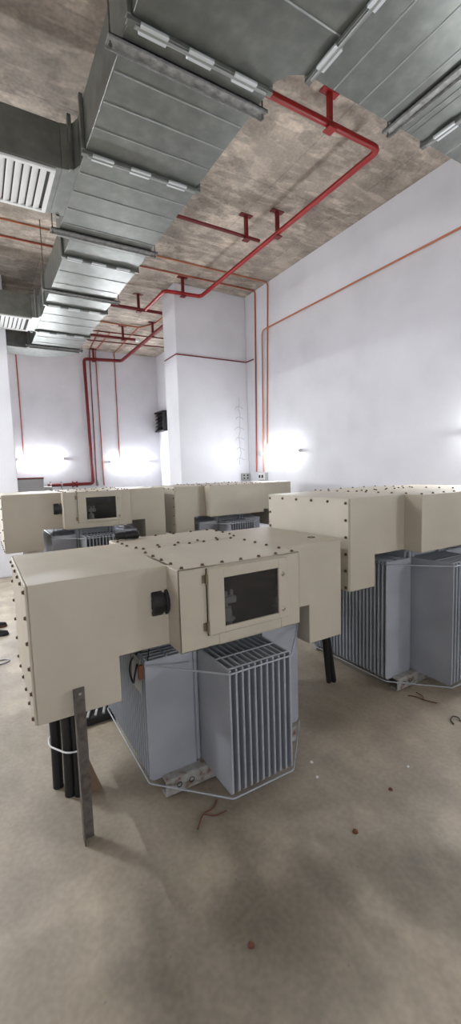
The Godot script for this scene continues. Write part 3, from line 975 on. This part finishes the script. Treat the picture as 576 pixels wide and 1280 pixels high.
	for k in 4:
		obj("socket_opening", boxmesh(Vector3(-0.07 + 0.09 * (k % 2), 0.012 - 0.06 * (k / 2), 0.049), Vector3(-0.03 + 0.09 * (k % 2), 0.042 - 0.06 * (k / 2), 0.053)), M.dark, so)
	# black louvred vent on the right wall beyond the pier
	var ve := thing("wall_vent", "black louvred vent high on the right wall beyond the pier", "vent", Vector3(WALL_X, 3.49, -12.95))
	st = mb()
	box(st, Vector3(-0.03, -0.31, -0.46), Vector3(0, 0.31, 0.46))
	obj("vent_back", st, M.dark, ve)
	st = mb()
	box(st, Vector3(-0.14, 0.27, -0.46), Vector3(-0.0, 0.31, 0.46), 0.004)
	box(st, Vector3(-0.14, -0.31, -0.46), Vector3(-0.0, -0.27, 0.46), 0.004)
	box(st, Vector3(-0.14, -0.27, -0.46), Vector3(-0.0, 0.27, -0.42), 0.004)
	box(st, Vector3(-0.14, -0.27, 0.42), Vector3(-0.0, 0.27, 0.46), 0.004)
	obj("vent_frame", st, M.black, ve)
	for k in 5:
		st = mb()
		prism(st, PackedVector2Array([Vector2(-0.12, -0.04), Vector2(-0.11, -0.045), Vector2(-0.03, 0.035), Vector2(-0.04, 0.04)]), -0.42, 0.42)
		obj("vent_blade", st, M.black, ve, Vector3(0, -0.22 + 0.11 * k, 0))

func transformers() -> void:
	transformer({"x0": 0.162, "z0": -2.18, "top": 1.385, "length": 2.03, "hv0": 0.70, "hv1": 1.515, "shift": 0.02, "window": true, "plate": true,
		"label": "nearest cream and blue-grey transformer with a dark window, standing on a bare steel leg"})
	transformer({"x0": 2.325, "z0": -2.22, "top": 1.665, "length": 2.04, "hv0": 0.61, "hv1": 1.53, "shift": -0.02, "leg": 0.27, "window": false, "depth": 1.0,
		"label": "windowless cream and blue-grey transformer at the right edge with a tall bank of fins"})
	transformer({"x0": 0.233, "z0": -5.66, "top": 1.685, "length": 2.03, "hv0": 0.65, "hv1": 1.495, "window": true,
		"label": "cream transformer with a dark window standing behind the nearest one, at the left"})
	transformer({"x0": 2.427, "z0": -5.66, "top": 1.68, "length": 2.11, "hv0": 0.475, "hv1": 1.435, "leg": 0.29, "right_leg": 0.44, "window": false,
		"label": "windowless cream transformer at the back in front of the broad white pier"})
	# a steel angle that props the nearest cable box
	var leg := thing("support_leg", "bare brown steel angle leg propping the nearest cable box", "steel angle", Vector3(0.36, 0, -2.155))
	var st := mb()
	prism(st, PackedVector2Array([Vector2(-0.028, -0.024), Vector2(0.028, -0.024), Vector2(0.028, -0.019), Vector2(-0.022, -0.019), Vector2(-0.022, 0.024), Vector2(-0.028, 0.024)]), 0.0, 0.825, 0.0, true)
	obj("angle_bar", st, M.steel, leg)
	st = mb()
	lathe(st, Vector3(0.004, 0.795, -0.019), Vector3.BACK, [Vector2(0, 0), Vector2(0.009, 0), Vector2(0.009, 0.006), Vector2(0, 0.006)], 6)
	tag(obj("leg_bolt", st, M.chrome, leg), "bright bolt head")

func cable(called: String, label: String, pts: Array, r: float, group := "") -> void:
	var o := pipe(called, label, pts, r, M.rubber, 0.12, "cable", 12)
	if group: o.set_meta("group", group)

func clutter() -> void:
	# supply cables that come down from the cable boxes of the nearest transformer
	var lb := 0.688
	for k in 4:
		var x: float = [0.285, 0.335, 0.385, 0.41][k]
		var z: float = [-2.66, -2.55, -2.52, -2.60][k]
		cable("power_cable", ["black power cable under the left cable box, farthest left in the bundle", "black power cable under the left cable box, second from the left in the bundle", "black power cable under the left cable box, third from the left in the bundle", "black power cable under the left cable box, half hidden behind the steel leg"][k], [Vector3(x, lb - 0.002, z), Vector3(x + 0.006, 0.35, z), Vector3(x, 0.0, z)], 0.031, "black cables under the left cable box")
	var tie := mb()
	sweep(tie, [Vector3(-0.10, 0.0, -0.06), Vector3(-0.02, -0.006, 0.06), Vector3(0.075, -0.008, 0.08), Vector3(0.105, 0.006, -0.08), Vector3(-0.09, 0.015, -0.14)], 0.005, 0.03, 8, true)
	tag(obj("cable_tie", tie, M.white, self, Vector3(0.345, 0.30, -2.56)), "white tie round the black cables under the nearest transformer", "cable tie")
	for k in 2:
		var dx := 0.045 * k
		cable("power_cable", ["left one of two black cables slanting down from the nearest transformer's right end", "right one of two black cables slanting down from the nearest transformer's right end"][k], [Vector3(2.12 + dx * 0.7, lb - 0.013, -2.28 - 0.01 * k), Vector3(2.54 + dx, 0.013, -2.68 + 0.015 * k)], 0.023, "black cables under the right cable box")
	# brown board leaning behind the steel leg
	var st := mb()
	prism(st, PackedVector2Array([Vector2(-0.06, 0), Vector2(0.07, 0), Vector2(0.0, 0.26), Vector2(-0.05, 0.28)]), -0.006, 0.006, 0.001)
	var board := tag(obj("board_offcut", st, M.board, self, Vector3(0.44, 0, -2.49)), "thin brown board offcut leaning beside the steel leg", "board")
	board.rotation = Vector3(-0.12, 0, 0.04)
	board.position.y = 0.002
	# black slotted crate on the floor below the nearest transformer
	var cr := thing("plastic_crate", "black slotted plastic crate on the floor behind the black cables", "crate", Vector3(0.62, 0, -3.32))
	obj("crate_base", boxmesh(Vector3(-0.17, 0, -0.13), Vector3(0.17, 0.05, 0.13), 0.01), M.black, cr)
	for k in 5:
		st = mb()
		box(st, Vector3(-0.010, 0.05, -0.11), Vector3(0.010, 0.065, 0.11), 0.003)
		var sl := obj("crate_slat", st, M.boxgrey, cr, Vector3(-0.12 + 0.06 * k, 0, 0))
		sl.rotation.y = -0.35
	# a black rubber sleeve left on top of the nearest transformer, at its rear edge
	var sv := thing("rubber_sleeve", "short black rubber sleeve lying on the rear edge of the nearest transformer's top", "sleeve", Vector3(0.97, 1.3845, -3.245))
	st = mb()
	var pr: Array = [Vector2(0, 0), Vector2(0.022, 0.002), Vector2(0.031, 0.012), Vector2(0.033, 0.045), Vector2(0.031, 0.075), Vector2(0.029, 0.12), Vector2(0.027, 0.16), Vector2(0.020, 0.195), Vector2(0, 0.20)]
	lathe(st, Vector3(0.10, 0.033, 0.0), Vector3(-1, 0.0, -0.05), pr, 18)
	obj("sleeve", st, M.rubber, sv)
	for k in 3:
		st = mb()
		lathe(st, Vector3(0.085 - 0.045 * k, 0.0335, -0.001 - 0.002 * k), Vector3(-1, 0.0, -0.05), [Vector2(0.026, 0), Vector2(0.0345, 0.002), Vector2(0.0345, 0.007), Vector2(0.026, 0.009)], 18)
		obj("sleeve_ridge", st, M.black, sv)
	# grey cabinet with a red rail at the far wall
	var cab := thing("steel_cabinet", "grey stepped cabinet with a red top edge at the far wall", "cabinet", Vector3(1.2, 0, -12.75))
	obj("cabinet_body", boxmesh(Vector3(-0.6, 0, -0.3), Vector3(0.34, 1.82, 0.3), 0.01), M.boxgrey, cab)
	obj("cabinet_step", boxmesh(Vector3(0.341, 0, -0.25), Vector3(0.56, 1.60, 0.25), 0.01), M.boxgrey, cab)
	obj("top_rail", boxmesh(Vector3(-0.61, 1.82, -0.31), Vector3(0.35, 1.86, 0.31), 0.005), M.redfar, cab)
	# a pair of shoes just inside the left edge
	for k in 2:
		var sh := thing("shoe", ["dark shoe on the floor at the left edge, the nearer of the two", "dark shoe on the floor at the left edge, the farther of the two"][k], "shoe", Vector3(0.03, 0, [-5.70, -6.02][k]))
		sh.rotation.y = [-0.05, 0.1][k]
		st = mb()
		prism(st, PackedVector2Array([Vector2(-0.14, -0.03), Vector2(-0.11, -0.045), Vector2(0.02, -0.035), Vector2(0.10, -0.05), Vector2(0.145, -0.035), Vector2(0.16, 0.0), Vector2(0.145, 0.035), Vector2(0.10, 0.048), Vector2(0.02, 0.035), Vector2(-0.11, 0.04), Vector2(-0.14, 0.03)]), 0.0, 0.025, 0.004, true)
		obj("sole", st, M.rust if k == 1 else M.dark, sh)
		st = mb()
		var body := [[-0.135, 0.034, 0.075], [-0.10, 0.038, 0.085], [-0.03, 0.036, 0.085], [0.03, 0.036, 0.062], [0.09, 0.044, 0.045], [0.135, 0.036, 0.034], [0.152, 0.012, 0.022]]
		for i in body.size() - 1:
			for a in 8:
				var a0 := PI * a / 8.0
				var a1 := PI * (a + 1) / 8.0
				var f := func(bb, an): return Vector3(bb[0], 0.023 + bb[2] * sin(an), bb[1] * cos(an))
				var n := func(an): return Vector3(0.1, sin(an), cos(an)).normalized()
				tri(st, f.call(body[i], a0), f.call(body[i], a1), f.call(body[i + 1], a1), n.call(a0), n.call(a1), n.call(a1))
				tri(st, f.call(body[i], a0), f.call(body[i + 1], a1), f.call(body[i + 1], a0), n.call(a0), n.call(a1), n.call(a0))
		obj("upper", st, M.black, sh)
	# loose loops, twigs and crumbs on the floor
	st = mb()
	var ring: Array = []
	for k in 14:
		ring.append(Vector3(0.075 * cos(TAU * k / 14), 0.006, 0.055 * sin(TAU * k / 14)))
	sweep(st, ring, 0.006, 0.0, 6, true)
	tag(obj("string_loop", st, M.rail, self, Vector3(0.07, 0, -4.85)), "pale loop of string on the floor at the left edge", "string")
	st = mb()
	sweep(st, [Vector3(-0.05, 0.006, 0.01), Vector3(-0.03, 0.012, -0.03), Vector3(0.02, 0.02, -0.04), Vector3(0.05, 0.012, -0.01), Vector3(0.02, 0.006, 0.015), Vector3(0.08, 0.006, 0.03)], 0.005, 0.02, 6)
	tag(obj("cable_loop", st, M.black, self, Vector3(2.90, 0, -1.73)), "small black loop of cable on the floor at the right edge", "cable")
	var twigs := [[Vector3(0.93, 0, -1.98), 0.5, "bent brown wire on the floor under the front fins of the nearest transformer"], [Vector3(2.95, 0, -2.03), 1.9, "short brown wire on the floor before the right transformer"]]
	for w in twigs:
		st = mb()
		sweep(st, [Vector3(-0.09, 0.004, 0.03), Vector3(0.0, 0.012, 0.0), Vector3(0.07, 0.005, 0.03), Vector3(0.13, 0.004, 0.01)], 0.004, 0.03, 6)
		sweep(st, [Vector3(0.0, 0.01, 0.0), Vector3(0.03, 0.006, 0.07), Vector3(0.09, 0.004, 0.10)], 0.003, 0.02, 6)
		var tw := tag(obj("scrap_wire", st, M.rust, self, w[0]), w[2], "wire")
		tw.rotation.y = w[1]
	# cracks left by patched chases at the corner of the pier
	var rng := RandomNumberGenerator.new()
	rng.seed = 5
	st = mb()
	var spine: Array = []
	for k in 13:
		spine.append(Vector3(rng.randf_range(-0.03, 0.03), 3.45 - 0.12 * k, 0.0))
	sweep(st, spine, 0.004, 0.02, 5)
	for k in 6:
		var y := 3.25 - 0.22 * k
		sweep(st, [Vector3(-0.14 + rng.randf() * 0.06, y - 0.05, 0), Vector3(-0.04, y + 0.01, 0), Vector3(0.03, y, 0), Vector3(0.11, y - 0.04, 0)], 0.004, 0.03, 5)
	var crack := obj("trim_1", st, M.rail, self, Vector3(4.97, 0, -7.929))
	tag(crack, "grey hairline cracks on the pier by the corner", "", "", "structure")
	# crumbs of mortar
	var crumbs := [[1.555, -1.454, 0.016], [0.62, -1.05, 0.008], [0.72, -0.98, 0.008], [1.72, -1.98, 0.012], [1.66, -1.86, 0.010], [1.95, -1.55, 0.013], [0.80, -1.30, 0.014], [2.2, -1.62, 0.010]]
	for i in crumbs.size():
		var c: Array = crumbs[i]
		st = mb()
		var rr: float = c[2]
		lathe(st, Vector3(0, -0.001, 0), Vector3(0.1, 1, 0.05), [Vector2(0, 0), Vector2(rr, 0.0), Vector2(rr * 0.9, rr * 0.5), Vector2(rr * 0.4, rr * 0.8), Vector2(0, rr * 0.85)], 7)
		var dark: bool = i in [0, 5, 6]
		tag(obj("debris", st, M.rust if dark else M.white, self, Vector3(c[0], 0, c[1])), "dark crumb of debris on the open floor" if dark else "pale crumb of mortar on the open floor", "debris", "dark crumbs on the floor" if dark else "pale crumbs on the floor")
